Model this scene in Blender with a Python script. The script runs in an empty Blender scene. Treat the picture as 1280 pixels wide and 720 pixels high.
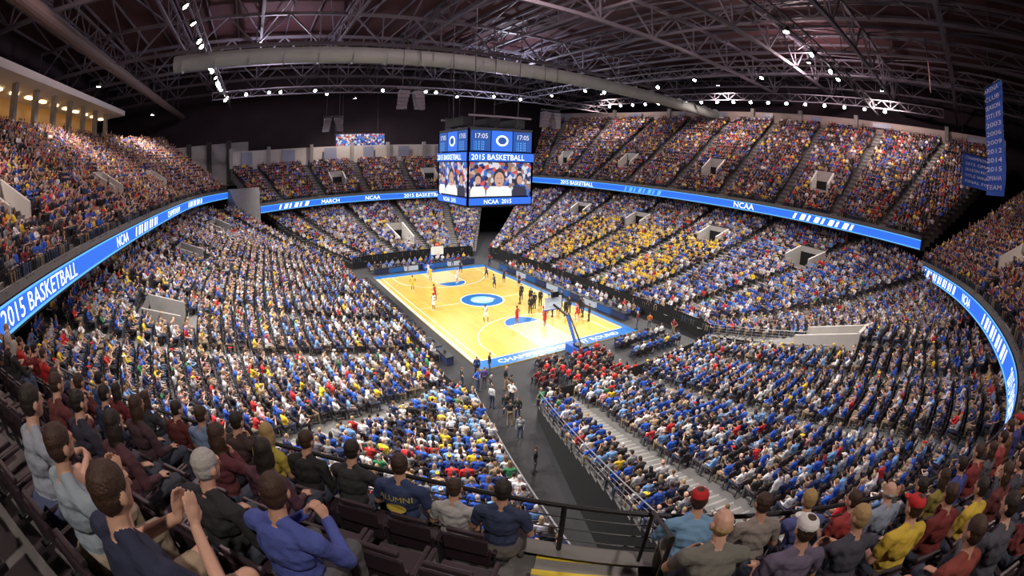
import bpy, math, random, numpy as np
from mathutils import Matrix, Vector
random.seed(7); rng=np.random.default_rng(7)
SC=bpy.context.scene
try: SC.view_settings.view_transform='Standard'
except Exception: pass
# ---------------------------------------------------------------- materials
MC={}
def mat(name,col,rough=.6,metal=0,emit=None,es=1.0,noise=None,bump=None,spec=None,coat=0):
    if name in MC: return MC[name]
    m=bpy.data.materials.new(name); m.use_nodes=True; nt=m.node_tree; b=nt.nodes['Principled BSDF']
    b.inputs['Base Color'].default_value=(*col,1); b.inputs['Roughness'].default_value=rough; b.inputs['Metallic'].default_value=metal
    if spec is not None: b.inputs['Specular IOR Level'].default_value=spec
    if coat: b.inputs['Coat Weight'].default_value=coat; b.inputs['Coat Roughness'].default_value=.08
    if emit: b.inputs['Emission Color'].default_value=(*emit,1); b.inputs['Emission Strength'].default_value=es
    tc=nt.nodes.new('ShaderNodeTexCoord')
    if noise:
        n=nt.nodes.new('ShaderNodeTexNoise'); n.inputs['Scale'].default_value=noise[0]; n.inputs['Detail'].default_value=4
        nt.links.new(tc.outputs['Object'],n.inputs['Vector'])
        mx=nt.nodes.new('ShaderNodeMix'); mx.data_type='RGBA'
        k=noise[1]; mx.inputs['A'].default_value=(*[c*(1-k) for c in col],1); mx.inputs['B'].default_value=(*[min(1,c*(1+k)) for c in col],1)
        nt.links.new(n.outputs['Fac'],mx.inputs['Factor']); nt.links.new(mx.outputs['Result'],b.inputs['Base Color'])
    if bump:
        n=nt.nodes.new('ShaderNodeTexNoise'); n.inputs['Scale'].default_value=bump[0]; n.inputs['Detail'].default_value=3
        nt.links.new(tc.outputs['Object'],n.inputs['Vector'])
        bp=nt.nodes.new('ShaderNodeBump'); bp.inputs['Strength'].default_value=bump[1]; bp.inputs['Distance'].default_value=.03
        nt.links.new(n.outputs['Fac'],bp.inputs['Height']); nt.links.new(bp.outputs['Normal'],b.inputs['Normal'])
    MC[name]=m; return m
def emis(name,col,s):
    if name in MC: return MC[name]
    return mat(name,(0,0,0),.5,emit=col,es=s)
concrete=mat('concrete',(.30,.29,.28),.8,noise=(1.5,.25))
conc_light=mat('concrete_light',(.50,.48,.45),.8,noise=(2,.12))
conc_dark=mat('concrete_dark',(.085,.08,.08),.85,noise=(2,.3))
conc_aisle=mat('aisle_concrete',(.17,.165,.16),.8,noise=(2,.2))
tread=mat('seating_tread',(.13,.125,.125),.85,noise=(1.2,.3))
black=mat('black_drape_and_opening',(.012,.012,.014),.9)  # drapes and walls, also sheets painting the shade of tunnel openings
steel=mat('dark_steel',(.05,.05,.062),.5,metal=.5)
railm=mat('rail_black',(.015,.015,.018),.4,metal=.3)
silver=mat('rail_silver',(.55,.56,.58),.35,metal=.8)
truss_m=mat('truss_steel',(.13,.12,.145),.6,metal=.1)
ductm=mat('duct_metal',(.34,.38,.37),.6,metal=.1,noise=(.5,.2))
seatm=mat('seat_plastic',(.035,.022,.03),.4)
floorm=mat('arena_floor',(.018,.018,.022),.6,noise=(1,.3))
yellowm=mat('step_yellow',(.8,.62,.05),.6)
whitem=mat('white_paint',(.85,.85,.85),.5)
bluem=mat('court_blue',(.01,.13,.42),.3,coat=.3)
ribm=emis('ribbon_blue',(.03,.17,.85),1.1)
ribm2=emis('ribbon_lightblue',(.12,.45,1.0),1.3)
ribw=emis('ribbon_white',(.85,.95,1.0),2.0)
# ---------------------------------------------------------------- mesh builder
class MB:
    def __init__(s): s.v=[]; s.f=[]; s.m=[]; s.mats=[]
    def mi(s,m):
        if m not in s.mats: s.mats.append(m)
        return s.mats.index(m)
    def poly(s,pts,m):
        n=len(s.v); s.v+= [tuple(p) for p in pts]; s.f.append(tuple(range(n,n+len(pts)))); s.m.append(s.mi(m))
    def mesh(s,vs,fs,m):
        n=len(s.v); s.v+=[tuple(p) for p in vs]; k=s.mi(m)
        for f in fs: s.f.append(tuple(i+n for i in f)); s.m.append(k)
    def box(s,c,sz,m,rz=0):
        x,y,z=[a/2 for a in sz]; co,si=math.cos(rz),math.sin(rz); vs=[]
        for dx,dy,dz in ((-x,-y,-z),(x,-y,-z),(x,y,-z),(-x,y,-z),(-x,-y,z),(x,-y,z),(x,y,z),(-x,y,z)):
            vs.append((c[0]+dx*co-dy*si,c[1]+dx*si+dy*co,c[2]+dz))
        s.mesh(vs,[(0,3,2,1),(4,5,6,7),(0,1,5,4),(1,2,6,5),(2,3,7,6),(3,0,4,7)],m)
    def beam(s,p,q,w,m,h=None):
        p=Vector(p);q=Vector(q);d=(q-p)
        if d.length<1e-5: return
        d.normalize(); up=Vector((0,0,1)) if abs(d.z)<.95 else Vector((0,1,0))
        a=d.cross(up).normalized()*(w/2); b=a.cross(d).normalized()*((h or w)/2)
        vs=[p-a-b,p+a-b,p+a+b,p-a+b,q-a-b,q+a-b,q+a+b,q-a+b]
        s.mesh(vs,[(0,3,2,1),(4,5,6,7),(0,1,5,4),(1,2,6,5),(2,3,7,6),(3,0,4,7)],m)
    def tube(s,pts,r,m,n=8,closed=False):
        pts=[Vector(p) for p in pts]; rings=[]; k=len(pts); prev=None
        for i,p in enumerate(pts):
            a=pts[max(0,i-1)]; b=pts[min(k-1,i+1)]
            if closed: a=pts[(i-1)%k]; b=pts[(i+1)%k]
            d=(b-a).normalized()
            up=prev if prev else (Vector((0,0,1)) if abs(d.z)<.9 else Vector((1,0,0)))
            u=(up-d*up.dot(d)).normalized(); prev=u; w=d.cross(u)
            rings.append([p+(u*math.cos(t)+w*math.sin(t))*r for t in [2*math.pi*j/n for j in range(n)]])
        vs=[v for R in rings for v in R]; fs=[]
        for i in range(k if closed else k-1):
            for j in range(n):
                i2=(i+1)%k
                fs.append((i*n+j,i*n+(j+1)%n,i2*n+(j+1)%n,i2*n+j))
        if not closed: fs.append(tuple(range(n))[::-1]); fs.append(tuple((k-1)*n+j for j in range(n)))
        s.mesh(vs,fs,m)
    def disc(s,c,r,m,n=48,r0=0,a0=0,a1=2*math.pi):
        k=n
        for i in range(k):
            t0=a0+(a1-a0)*i/k; t1=a0+(a1-a0)*(i+1)/k
            o0=(c[0]+r*math.cos(t0),c[1]+r*math.sin(t0),c[2]); o1=(c[0]+r*math.cos(t1),c[1]+r*math.sin(t1),c[2])
            if r0>0: s.poly([(c[0]+r0*math.cos(t0),c[1]+r0*math.sin(t0),c[2]),o0,o1,(c[0]+r0*math.cos(t1),c[1]+r0*math.sin(t1),c[2])],m)
            else: s.poly([c,o0,o1],m)
    def obj(s,name,parent=None,smooth=False,link=True):
        me=bpy.data.meshes.new(name); me.from_pydata(s.v,[],s.f)
        for m in s.mats: me.materials.append(m)
        me.polygons.foreach_set('material_index',s.m)
        if smooth: me.polygons.foreach_set('use_smooth',[True]*len(s.f))
        me.update(); o=bpy.data.objects.new(name,me)
        if link: SC.collection.objects.link(o)
        if parent: o.parent=parent
        return o
def empty(name,loc=(0,0,0)):
    e=bpy.data.objects.new(name,None); e.location=loc; SC.collection.objects.link(e); return e
def text_geo(txt,size=1.0):
    c=bpy.data.curves.new('t','FONT'); c.body=txt; c.size=size; c.resolution_u=2
    o=bpy.data.objects.new('t',c); SC.collection.objects.link(o)
    dg=bpy.context.evaluated_depsgraph_get(); me=bpy.data.meshes.new_from_object(o.evaluated_get(dg))
    vs=[tuple(v.co) for v in me.vertices]; fs=[tuple(p.vertices) for p in me.polygons]
    bpy.data.objects.remove(o); bpy.data.curves.remove(c); bpy.data.meshes.remove(me)
    return vs,fs
def cat(pts,n):
    P=[np.array(p,float) for p in pts]; P=[2*P[0]-P[1]]+P+[2*P[-1]-P[-2]]; out=[]
    for i in range(1,len(P)-2):
        for k in range(n):
            t=k/n; a,b,c,d=P[i-1:i+3]
            out.append(.5*((2*b)+(-a+c)*t+(2*a-5*b+4*c-d)*t*t+(-a+3*b-3*c+d)*t**3))
    out.append(P[-2]); return np.array(out)
def resample(A,step):
    d=np.r_[0,np.cumsum(np.linalg.norm(np.diff(A[:,:2],axis=0),axis=1))]; n=max(2,int(round(d[-1]/step))+1)
    s=np.linspace(0,d[-1],n); return np.stack([np.interp(s,d,A[:,k]) for k in range(A.shape[1])],1),s
# ---------------------------------------------------------------- camera (fisheye lens, as the photo)
C=(-23.18,-43.40,15.41); yaw,pitch,roll=math.radians(31.98),math.radians(15.75),math.radians(1.45)
Fv=Vector((math.sin(yaw)*math.cos(pitch),math.cos(yaw)*math.cos(pitch),-math.sin(pitch))); R0=Vector((math.cos(yaw),-math.sin(yaw),0)); U0=R0.cross(Fv)
Rv=R0*math.cos(roll)+U0*math.sin(roll); Uv=-R0*math.sin(roll)+U0*math.cos(roll)
cd=bpy.data.cameras.new("camera"); cam=bpy.data.objects.new("camera",cd); SC.collection.objects.link(cam)
cd.type='PANO'; cd.sensor_width=36; cd.sensor_height=20.25; cd.sensor_fit='HORIZONTAL'; cd.clip_end=500; cd.clip_start=.05
for tgt in (cd,getattr(cd,'cycles',None)):
    try: tgt.panorama_type='FISHEYE_EQUISOLID'; tgt.fisheye_lens=571.5/1280*36; tgt.fisheye_fov=math.pi*1.2
    except Exception: pass
cam.matrix_world=Matrix(((Rv[0],Uv[0],-Fv[0],C[0]),(Rv[1],Uv[1],-Fv[1],C[1]),(Rv[2],Uv[2],-Fv[2],C[2]),(0,0,0,1)))
SC.camera=cam
# ---------------------------------------------------------------- people
def cap_mesh(a,ra,b,rb,n=10):
    a=np.array(a,float); b=np.array(b,float); d=b-a; L=np.linalg.norm(d); d=d/L if L>1e-6 else np.array([0,0,1.])
    t=np.array([1,0,0.]) if abs(d[0])<.8 else np.array([0,1,0.]); u=np.cross(d,t); u/=np.linalg.norm(u); w=np.cross(d,u)
    vs=[a-d*ra]; th=np.arange(n)*2*np.pi/n
    for c,r,ph in [(a,ra,-60),(a,ra,-30),(a,ra,0),(b,rb,0),(b,rb,30),(b,rb,60)]:
        ph=math.radians(ph)
        for t in th: vs.append(c+d*math.sin(ph)*r+(u*math.cos(t)+w*math.sin(t))*math.cos(ph)*r)
    vs.append(b+d*rb); fs=[]
    for j in range(n): fs.append((0,1+(j+1)%n,1+j))
    for i in range(5):
        for j in range(n): fs.append((1+i*n+j,1+i*n+(j+1)%n,1+(i+1)*n+(j+1)%n,1+(i+1)*n+j))
    for j in range(n): fs.append((1+6*n,1+5*n+j,1+5*n+(j+1)%n))
    return vs,fs
LAB=['shirt','pants','skin','hair','shoes','eyes','lips','cap']
LABS={}
def rotx(a): return np.array([[1,0,0],[0,math.cos(a),-math.sin(a)],[0,math.sin(a),math.cos(a)]])
def rotz(a): return np.array([[math.cos(a),-math.sin(a),0],[math.sin(a),math.cos(a),0],[0,0,1]])
def build_person(pose='lap',lean=.1,turn=0,nod=.15,sleeve='short',hair='short',build=1.0,stand=False,shorts=False,beard=False,voxel=.01,fingers=True,smooth=2,armsup=0):
    parts=[]; dz=.42 if stand else 0; piv=np.array([0,0,.52+dz]); RL=rotx(-lean)
    def T(p): p=np.array(p,float)+[0,0,dz]; return RL@(p-piv)+piv
    def cap(a,ra,b,rb,l): parts.append(('c',np.array(a,float),ra,np.array(b,float),rb,l))
    def ell(c,r,l,R=np.eye(3)): parts.append(('e',np.array(c,float),np.array(r,float),R,l))
    B=build
    ell(np.array([0,-.01,.57+dz]),(.175*B,.135*B,.12),'pants'); ell(T((0,.025*B,.70)),(.155*B,.128*B,.15),'shirt',RL)
    ell(T((0,0,.89)),(.17*B,.118*B,.17),'shirt',RL); ell(T((0,-.03,.98)),(.155*B,.085,.085),'shirt',RL)
    cap(T((-.155*B,-.01,1.0)),.068,T((.155*B,-.01,1.0)),.068,'shirt')
    for s in (-1,1): cap(T((s*.11,-.01,1.03)),.05,T((s*.02,-.005,1.08)),.045,'shirt')
    nb=T((0,.0,1.07)); RH=RL@rotz(turn)@rotx(lean*.8-nod)
    def Hd(p): return nb+RH@(np.array(p,float))
    cap(T((0,-.005,1.04)),.056,Hd((0,.012,.09)),.053,'skin')
    if sleeve=='long':
        cap(T((-.04,-.015,1.075)),.038,T((.04,-.015,1.075)),.038,'shirt')
    hc=np.array([0,.03,.17])
    def he(o,r,l): ell(Hd(hc+np.array(o)),r,l,RH)
    he((0,-.008,.025),(.074,.092,.09),'skin'); he((0,.024,-.02),(.06,.066,.092),'skin'); he((0,.045,-.072),(.04,.042,.034),'hair' if beard else 'skin')
    if beard: he((0,.03,-.06),(.055,.055,.045),'hair')
    cap(Hd(hc+[0,.086,.012]),.010,Hd(hc+[0,.103,-.018]),.014,'skin'); he((0,.075,.035),(.05,.02,.012),'skin')
    for s in (-1,1): he((s*.078,-.004,-.012),(.013,.021,.032),'skin')
    if hair!='bald':
        he((0,-.018,.036),(.082,.095,.088),'hair'); he((0,-.035,-.008),(.0755,.070,.078),'hair')
    else: he((0,-.03,-.012),(.078,.077,.045),'hair')
    if hair=='long':
        he((0,-.045,-.07),(.088,.06,.11),'hair'); he((0,-.05,-.15),(.078,.045,.10),'hair')
        for s in (-1,1): he((s*.07,-.01,-.06),(.025,.045,.10),'hair')
    if hair=='bun': he((0,-.12,.03),(.04,.04,.04),'hair')
    if hair=='cap':
        he((0,-.012,.05),(.088,.102,.072),'cap'); he((0,.10,.045),(.062,.065,.012),'cap')
    for s in (-1,1):
        if stand:
            st=.16*s if pose=='run' else 0
            hp=(s*.09,0,.93); kn=(s*.11,.03+st,.50); an=(s*.13,-.02+st*.6,.09)
        else: hp=(s*.09*B,.02,.545); kn=(s*.15,.43,.53); an=(s*.15,.42,.10)
        r1=.093*B
        if shorts:
            m=[hp[i]*.25+kn[i]*.75 for i in range(3)]
            cap(hp,r1+.01,m,.085,'pants'); cap(m,.07,kn,.06,'skin'); cap(kn,.06,an,.042,'skin')
        else: cap(hp,r1,kn,.072,'pants'); cap(kn,.07,an,.052,'pants')
        cap((an[0],an[1]-.04,.05),.042,(an[0]*1.08,an[1]+.15,.04),.036,'shoes')
    def arm(s,E,W,d,nrm,curl):
        S=T((s*.185*B,-.005,.995)); E=np.array(E,float);W=np.array(W,float)
        if sleeve=='short':
            M=S*.42+E*.58; cap(S,.066,M,.058,'shirt'); cap(M,.046,E,.042,'skin'); cap(E,.041,W,.028,'skin')
        elif sleeve=='none': cap(S,.055,E,.042,'skin'); cap(E,.041,W,.028,'skin')
        else: cap(S,.064,E,.052,'shirt'); cap(E,.05,W*.97+E*.03,.038,'shirt')
        d=np.array(d,float); d/=np.linalg.norm(d); nrm=np.array(nrm,float); nrm-=d*(nrm@d); nrm/=np.linalg.norm(nrm); wv=np.cross(d,nrm)
        cap(W-d*.01,.026,W+d*.02,.026,'skin')
        if not fingers: cap(W,.032,W+d*.11,.03,'skin'); return
        Rm=np.stack([wv,d,nrm],1); ell(W+d*.05,(.038,.048,.018),'skin',Rm)
        for i,L in enumerate((.062,.071,.066,.05)):
            r=W+d*.085+wv*((i-1.5)*.0205); ca=curl*.6; d1=d*math.cos(ca)+nrm*math.sin(ca)+wv*((i-1.5)*.05); ca2=curl*1.6; d2=d*math.cos(ca2)+nrm*math.sin(ca2)
            k=r+d1*L*.5; cap(r-d*.02,.0102,k,.0094,'skin'); cap(k,.0094,k+d2*L*.5,.0084,'skin')
        tb=W+d*.03-wv*.030*s*1.0; t1=tb+(d*.6-wv*.7*s+nrm*.3)*.033; cap(tb,.0135,t1,.011,'skin'); cap(t1,.011,t1+(d*.85-wv*.2*s+nrm*.45)*.03,.0092,'skin')
    for s in (-1,1):
        p=pose
        if p=='chin': p='chinhand' if s>0 else 'lap'
        if p=='phone': p='phone' if s>0 else 'lap'
        if stand:
            if p=='run': arm(s,T((s*.27,.05-.18*s,.80)),T((s*.2,.22-.1*s,.88)),(0,.8,.5),(-s,0,0),.6)
            elif p=='up': arm(s,T((s*.33,.05,1.15)),T((s*.25,.08,1.40)),(0,0,1),(0,1,0),.2)
            elif p=='hips': arm(s,T((s*.36,-.06,.80)),T((s*.18,.04,.62)),(-s*.8,.5,-.3),(0,-1,0),.4)
            elif p=='clap': arm(s,T((s*.26*B,.17,.80)),T((s*.08,.31,1.0)),(-s*.15,.25,.95),(-s,0,0),.15)
            else: arm(s,T((s*.235,-.03,.73)),T((s*.23,.06,.48)),(0,.12,-1),(-s,0,0),.4)
        elif p=='lap': arm(s,(s*.25*B,.04+lean*.25,.75),(s*.15,.27,.665),(-s*.25,.95,-.12),(0,0,-1),.45)
        elif p=='knees': arm(s,(s*.24*B,.30,.68),(s*.09,.46,.70),(-s*.75,.6,.1),(-s*.3,-.6,-.4),.9)
        elif p=='clasp': arm(s,T((s*.25*B,.17,.74)),T((s*.075,.33,.87)),(-s*.45,.1,.9),(-s,.0,-.3),.7)
        elif p=='clap': arm(s,T((s*.26*B,.17,.76)),T((s*.06,.33,.91)),(-s*.12,.35,.85),(-s,0,0),.2)
        elif p=='crossed': arm(s,T((s*.25*B,.10,.78)),T((-s*.05,.20,.81+.03*s)),(-s*.9,.1,.1),(0,-1,0),.3)
        elif p=='chinhand': arm(s,T((s*.22*B,.20,.80)),T((s*.06,.14,1.02)),(-s*.2,-.1,1),(-s*.3,-1,0),1.0)
        elif p=='phone': arm(s,T((s*.23*B,.15,.80)),T((s*.1,.33,.95)),(-s*.2,.5,.8),(0,-1,.3),.7)
        elif p=='up': arm(s,T((s*.33,.05,1.12)),T((s*.28,.10,1.36)),(0,0,1),(0,1,0),.2)
    V=[];F=[]
    sv,sf=cap_mesh((0,0,0),1,(0,0,1e-9),1,12); sv=np.array(sv)
    for p in parts:
        n=len(V)
        if p[0]=='c': vs,fs=cap_mesh(p[1],p[2],p[3],p[4])
        else: vs=[p[1]+p[3]@(v*p[2]) for v in sv]; fs=sf
        V+= [tuple(v) for v in vs]; F+=[tuple(i+n for i in f) for f in fs]
    me=bpy.data.meshes.new('tmp'); me.from_pydata(V,[],F); o=bpy.data.objects.new('tmp',me); SC.collection.objects.link(o)
    r=o.modifiers.new('r','REMESH'); r.mode='VOXEL'; r.voxel_size=voxel; r.use_smooth_shade=True
    if smooth: sm=o.modifiers.new('s','SMOOTH'); sm.factor=.5; sm.iterations=smooth
    dg=bpy.context.evaluated_depsgraph_get(); out=bpy.data.meshes.new_from_object(o.evaluated_get(dg)); bpy.data.objects.remove(o); bpy.data.meshes.remove(me)
    n=len(out.polygons); c=np.zeros(n*3); out.polygons.foreach_get('center',c); c=c.reshape(-1,3)
    best=np.full(n,1e9); lab=np.zeros(n,int)
    for p in parts:
        if p[0]=='c':
            a,ra,b,rb=p[1:5]; ab=b-a; t=np.clip(((c-a)@ab)/(ab@ab+1e-12),0,1); d=np.linalg.norm(c-(a+t[:,None]*ab),axis=1)-(ra+(rb-ra)*t)
        else:
            q=((c-p[1])@p[3])/p[2]; L=np.linalg.norm(q,axis=1); g=np.linalg.norm(q/p[2],axis=1)+1e-9; d=L*(L-1)/g
        k=d<best; best[k]=d[k]; lab[k]=LAB.index(p[-1])
    if voxel<.015:
        nv=len(out.vertices); co=np.zeros(nv*3); out.vertices.foreach_get('co',co); co=co.reshape(-1,3); no=np.zeros(nv*3); out.vertices.foreach_get('normal',no); no=no.reshape(-1,3)
        wv_=np.zeros(nv); cnt=np.zeros(nv); li=np.zeros(len(out.loops),int); out.loops.foreach_get('vertex_index',li); tot=np.zeros(n,int); out.polygons.foreach_get('loop_total',tot)
        fl_=np.repeat(np.isin(lab,[0,1]).astype(float),tot); np.add.at(wv_,li,fl_); np.add.at(cnt,li,1); wv_/=np.maximum(cnt,1)
        ph=len(pose)%7+build*9+lean*20
        f=np.sin(co[:,2]*62+7*np.sin(co[:,0]*11+ph)+3*co[:,1]*9)*.5+np.sin(co[:,0]*37+co[:,2]*41+5*np.sin(co[:,1]*13+ph))*.5
        f2=np.sin(co[:,0]*16+co[:,1]*21-co[:,2]*14+ph)
        hl=np.repeat((lab==3).astype(float),tot); hw_=np.zeros(nv); np.add.at(hw_,li,hl); hw_/=np.maximum(cnt,1)
        fh=np.sin(co[:,0]*150+3*np.sin(co[:,2]*30))
        co+=no*((f*.0036+f2*.004)*(wv_>.99)+fh*.0009*(hw_>.99))[:,None]
        out.vertices.foreach_set('co',co.ravel()); out.update()
    for s in (-1,1):
        e=Hd(hc+[s*.029,.085,.012]); lab[np.linalg.norm(c-e,axis=1)<.0125]=LAB.index('eyes')
    mo=Hd(hc+[0,.088,-.055]); dd=(c-mo)@RH; lab[(abs(dd[:,0])<.024)&(abs(dd[:,1])<.03)&(abs(dd[:,2])<.007)]=LAB.index('lips')
    LABS[out.name]=lab.astype(np.int32)
    out.polygons.foreach_set('use_smooth',[True]*n)
    return out
def set_mats(me,src,mats):
    me.materials.clear()
    for m in mats: me.materials.append(m)
    me.polygons.foreach_set('material_index',LABS[src.name]); me.update()
def inst_mat(name,attr,rough=.8,default=None,bump=0):
    m=bpy.data.materials.new(name); m.use_nodes=True; nt=m.node_tree; b=nt.nodes['Principled BSDF']; b.inputs['Roughness'].default_value=rough
    a=nt.nodes.new('ShaderNodeAttribute'); a.attribute_type='INSTANCER'; a.attribute_name=attr; nt.links.new(a.outputs['Color'],b.inputs['Base Color'])
    return m
eyem=mat('eyes_dark',(.03,.02,.02),.2); lipm=mat('lips',(.38,.14,.11),.5); shoem=mat('shoes',(.05,.05,.05),.6)
IM=[inst_mat('crowd_shirt','shirt_col'),inst_mat('crowd_pants','pants_col'),inst_mat('crowd_skin','skin_col',.5),inst_mat('crowd_hair','hair_col'),shoem,eyem,lipm,inst_mat('crowd_cap','cap_col')]
crowdc=bpy.data.collections.new('spectator_variants'); 
specs=[dict(pose='lap'),dict(pose='lap',lean=.0,turn=.3,hair='long',sleeve='long'),dict(pose='knees',lean=.4),dict(pose='crossed',lean=-.05,sleeve='long'),dict(pose='clap',lean=.05),
 dict(pose='chin',lean=.25,turn=-.3),dict(pose='lap',hair='bald',build=1.12,lean=.05),dict(pose='lap',hair='cap',turn=.2,sleeve='long',build=1.05),dict(pose='knees',lean=.3,hair='long',turn=-.2,sleeve='long',build=.92),dict(pose='phone',lean=.12,nod=.5)]
NSEAT=len(specs)
specs+=[dict(pose='stand',stand=True,lean=0,sleeve='long'),dict(pose='hips',stand=True,lean=.0),dict(pose='clap',stand=True,lean=0,hair='long')]
for i,sp in enumerate(specs):
    sp=dict(sp)
    me=build_person(voxel=.022,fingers=False,smooth=1,**sp)
    set_mats(me,me,IM)
    o=bpy.data.objects.new('spectator_variant_%02d'%i,me); crowdc.objects.link(o)
# seat
def seat_mesh(name):
    b=MB(); 
    b.box((0,.0,.43),(.44,.40,.05),seatm); 
    for k,(y,z,h) in enumerate([(-.20,.56,.24),(-.235,.74,.2)]): b.box((0,y,z),(.45-.03*k,.035,h),seatm)
    for s in (-1,1):
        b.box((s*.25,-.02,.62),(.045,.34,.035),seatm); b.box((s*.25,-.16,.36),(.03,.05,.52),steel); b.box((s*.25,-.14,.11),(.04,.2,.03),steel)
    b.box((0,-.215,.88),(.36,.045,.05),seatm)
    o=b.obj(name,link=False)
    md=o.modifiers.new('b','BEVEL'); md.width=.012; md.segments=2; md.limit_method='ANGLE'
    return o
seatc=bpy.data.collections.new('seat_variants'); seatc.objects.link(seat_mesh('arena_seat_variant'))
def gn_tree(name,coll,colors):
    g=bpy.data.node_groups.new(name,'GeometryNodeTree'); g.interface.new_socket('Geometry',in_out='INPUT',socket_type='NodeSocketGeometry'); g.interface.new_socket('Geometry',in_out='OUTPUT',socket_type='NodeSocketGeometry')
    N=g.nodes; L=g.links; gi=N.new('NodeGroupInput'); go=N.new('NodeGroupOutput'); ip=N.new('GeometryNodeInstanceOnPoints'); ci=N.new('GeometryNodeCollectionInfo')
    ci.inputs['Collection'].default_value=coll; ci.inputs['Separate Children'].default_value=True; ci.inputs['Reset Children'].default_value=True
    L.new(gi.outputs[0],ip.inputs['Points']); L.new(ci.outputs[0],ip.inputs['Instance']); ip.inputs['Pick Instance'].default_value=True
    def na(n,t):
        x=N.new('GeometryNodeInputNamedAttribute'); x.data_type=t; x.inputs['Name'].default_value=n; return x.outputs['Attribute']
    L.new(na('idx','INT'),ip.inputs['Instance Index'])
    cx=N.new('ShaderNodeCombineXYZ'); L.new(na('rot','FLOAT'),cx.inputs['Z'])
    er=N.new('FunctionNodeEulerToRotation'); L.new(cx.outputs[0],er.inputs[0]); L.new(er.outputs[0],ip.inputs['Rotation'])
    L.new(na('scl','FLOAT'),ip.inputs['Scale']); L.new(ip.outputs[0],go.inputs[0]); return g
gcrowd=gn_tree('crowd_instancer',crowdc,True); gseat=gn_tree('seat_instancer',seatc,False)
def instancer(name,pts,rot,idx,scl,cols,tree,parent=None):
    me=bpy.data.meshes.new(name); me.from_pydata([tuple(p) for p in pts],[],[])
    def at(n,t,key,data):
        a=me.attributes.new(n,t,'POINT'); a.data.foreach_set(key,np.asarray(data).ravel())
    at('rot','FLOAT','value',np.array(rot,np.float32)); at('idx','INT','value',np.array(idx,np.int32)); at('scl','FLOAT','value',np.array(scl,np.float32))
    for k,v in cols.items(): at(k,'FLOAT_COLOR','color',np.array(v,np.float32))
    o=bpy.data.objects.new(name,me); SC.collection.objects.link(o); md=o.modifiers.new('instances','NODES'); md.node_group=tree
    return o
PALC={'white':(.74,.74,.76),'blue':(.02,.095,.50),'lblue':(.17,.34,.66),'navy':(.015,.028,.11),'black':(.018,.018,.02),'gray':(.25,.26,.28),'red':(.55,.02,.025),'maroon':(.17,.015,.02),'yellow':(.88,.60,.03),'tan':(.42,.30,.18),'green':(.03,.2,.08),'orange':(.7,.2,.03),'pink':(.7,.3,.35),'purple':(.1,.06,.3)}
PAL={'low':dict(white=.20,blue=.22,lblue=.11,navy=.11,black=.12,gray=.12,red=.045,yellow=.045,tan=.04,green=.012,pink=.008),
 'up':dict(black=.26,maroon=.13,red=.05,blue=.12,navy=.14,white=.06,gray=.10,yellow=.05,tan=.05,purple=.02,orange=.01),
 'gold':dict(yellow=.50,black=.26,white=.08,gray=.08,navy=.05,red=.02),
 'blue':dict(blue=.38,white=.15,lblue=.13,navy=.13,black=.09,gray=.08,red=.03),
 'band':dict(red=.45,maroon=.30,black=.25)}
SK=np.array([(.62,.36,.25),(.70,.43,.31),(.55,.30,.20),(.66,.40,.30),(.18,.09,.05)]); HR=np.array([(.03,.018,.012),(.07,.035,.018),(.16,.09,.04),(.35,.24,.12),(.40,.38,.36),(.015,.012,.01)])
CP=np.array([PALC[k] for k in ('white','blue','red','black','yellow')]); PT=np.array([(.03,.045,.09),(.02,.02,.025),(.25,.19,.12),(.06,.08,.14),(.1,.1,.11)])
def c4(a): return np.concatenate([a,np.ones((len(a),1))],1)
def crowd(name,pts,rot,pal,stand_p=.02,idx=None):
    n=len(pts)
    if n==0: return
    sh=np.zeros((n,3)); pal=np.array(pal)
    for k in sorted(set(pal)):
        m=np.where(pal==k)[0]; ks=list(PAL[k]); w=np.array([PAL[k][q] for q in ks]); w/=w.sum(); ch=rng.choice(len(ks),len(m),p=w); sh[m]=np.array([PALC[q] for q in ks])[ch]
    sh=np.clip(sh*rng.uniform(.65,1.2,(n,1)),0,.88)
    if idx is None:
        idx=rng.integers(0,NSEAT,n); st=rng.random(n)<stand_p; idx[st]=rng.integers(NSEAT,len(specs),st.sum())
    cols=dict(shirt_col=c4(sh),pants_col=c4(PT[rng.integers(0,len(PT),n)]),skin_col=c4(SK[rng.choice(5,n,p=[.27,.26,.2,.2,.07])]),hair_col=c4(HR[rng.integers(0,len(HR),n)]),cap_col=c4(CP[rng.integers(0,5,n)]))
    return instancer(name,pts,rot,idx,rng.uniform(.92,1.05,n),cols,gcrowd)
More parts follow.
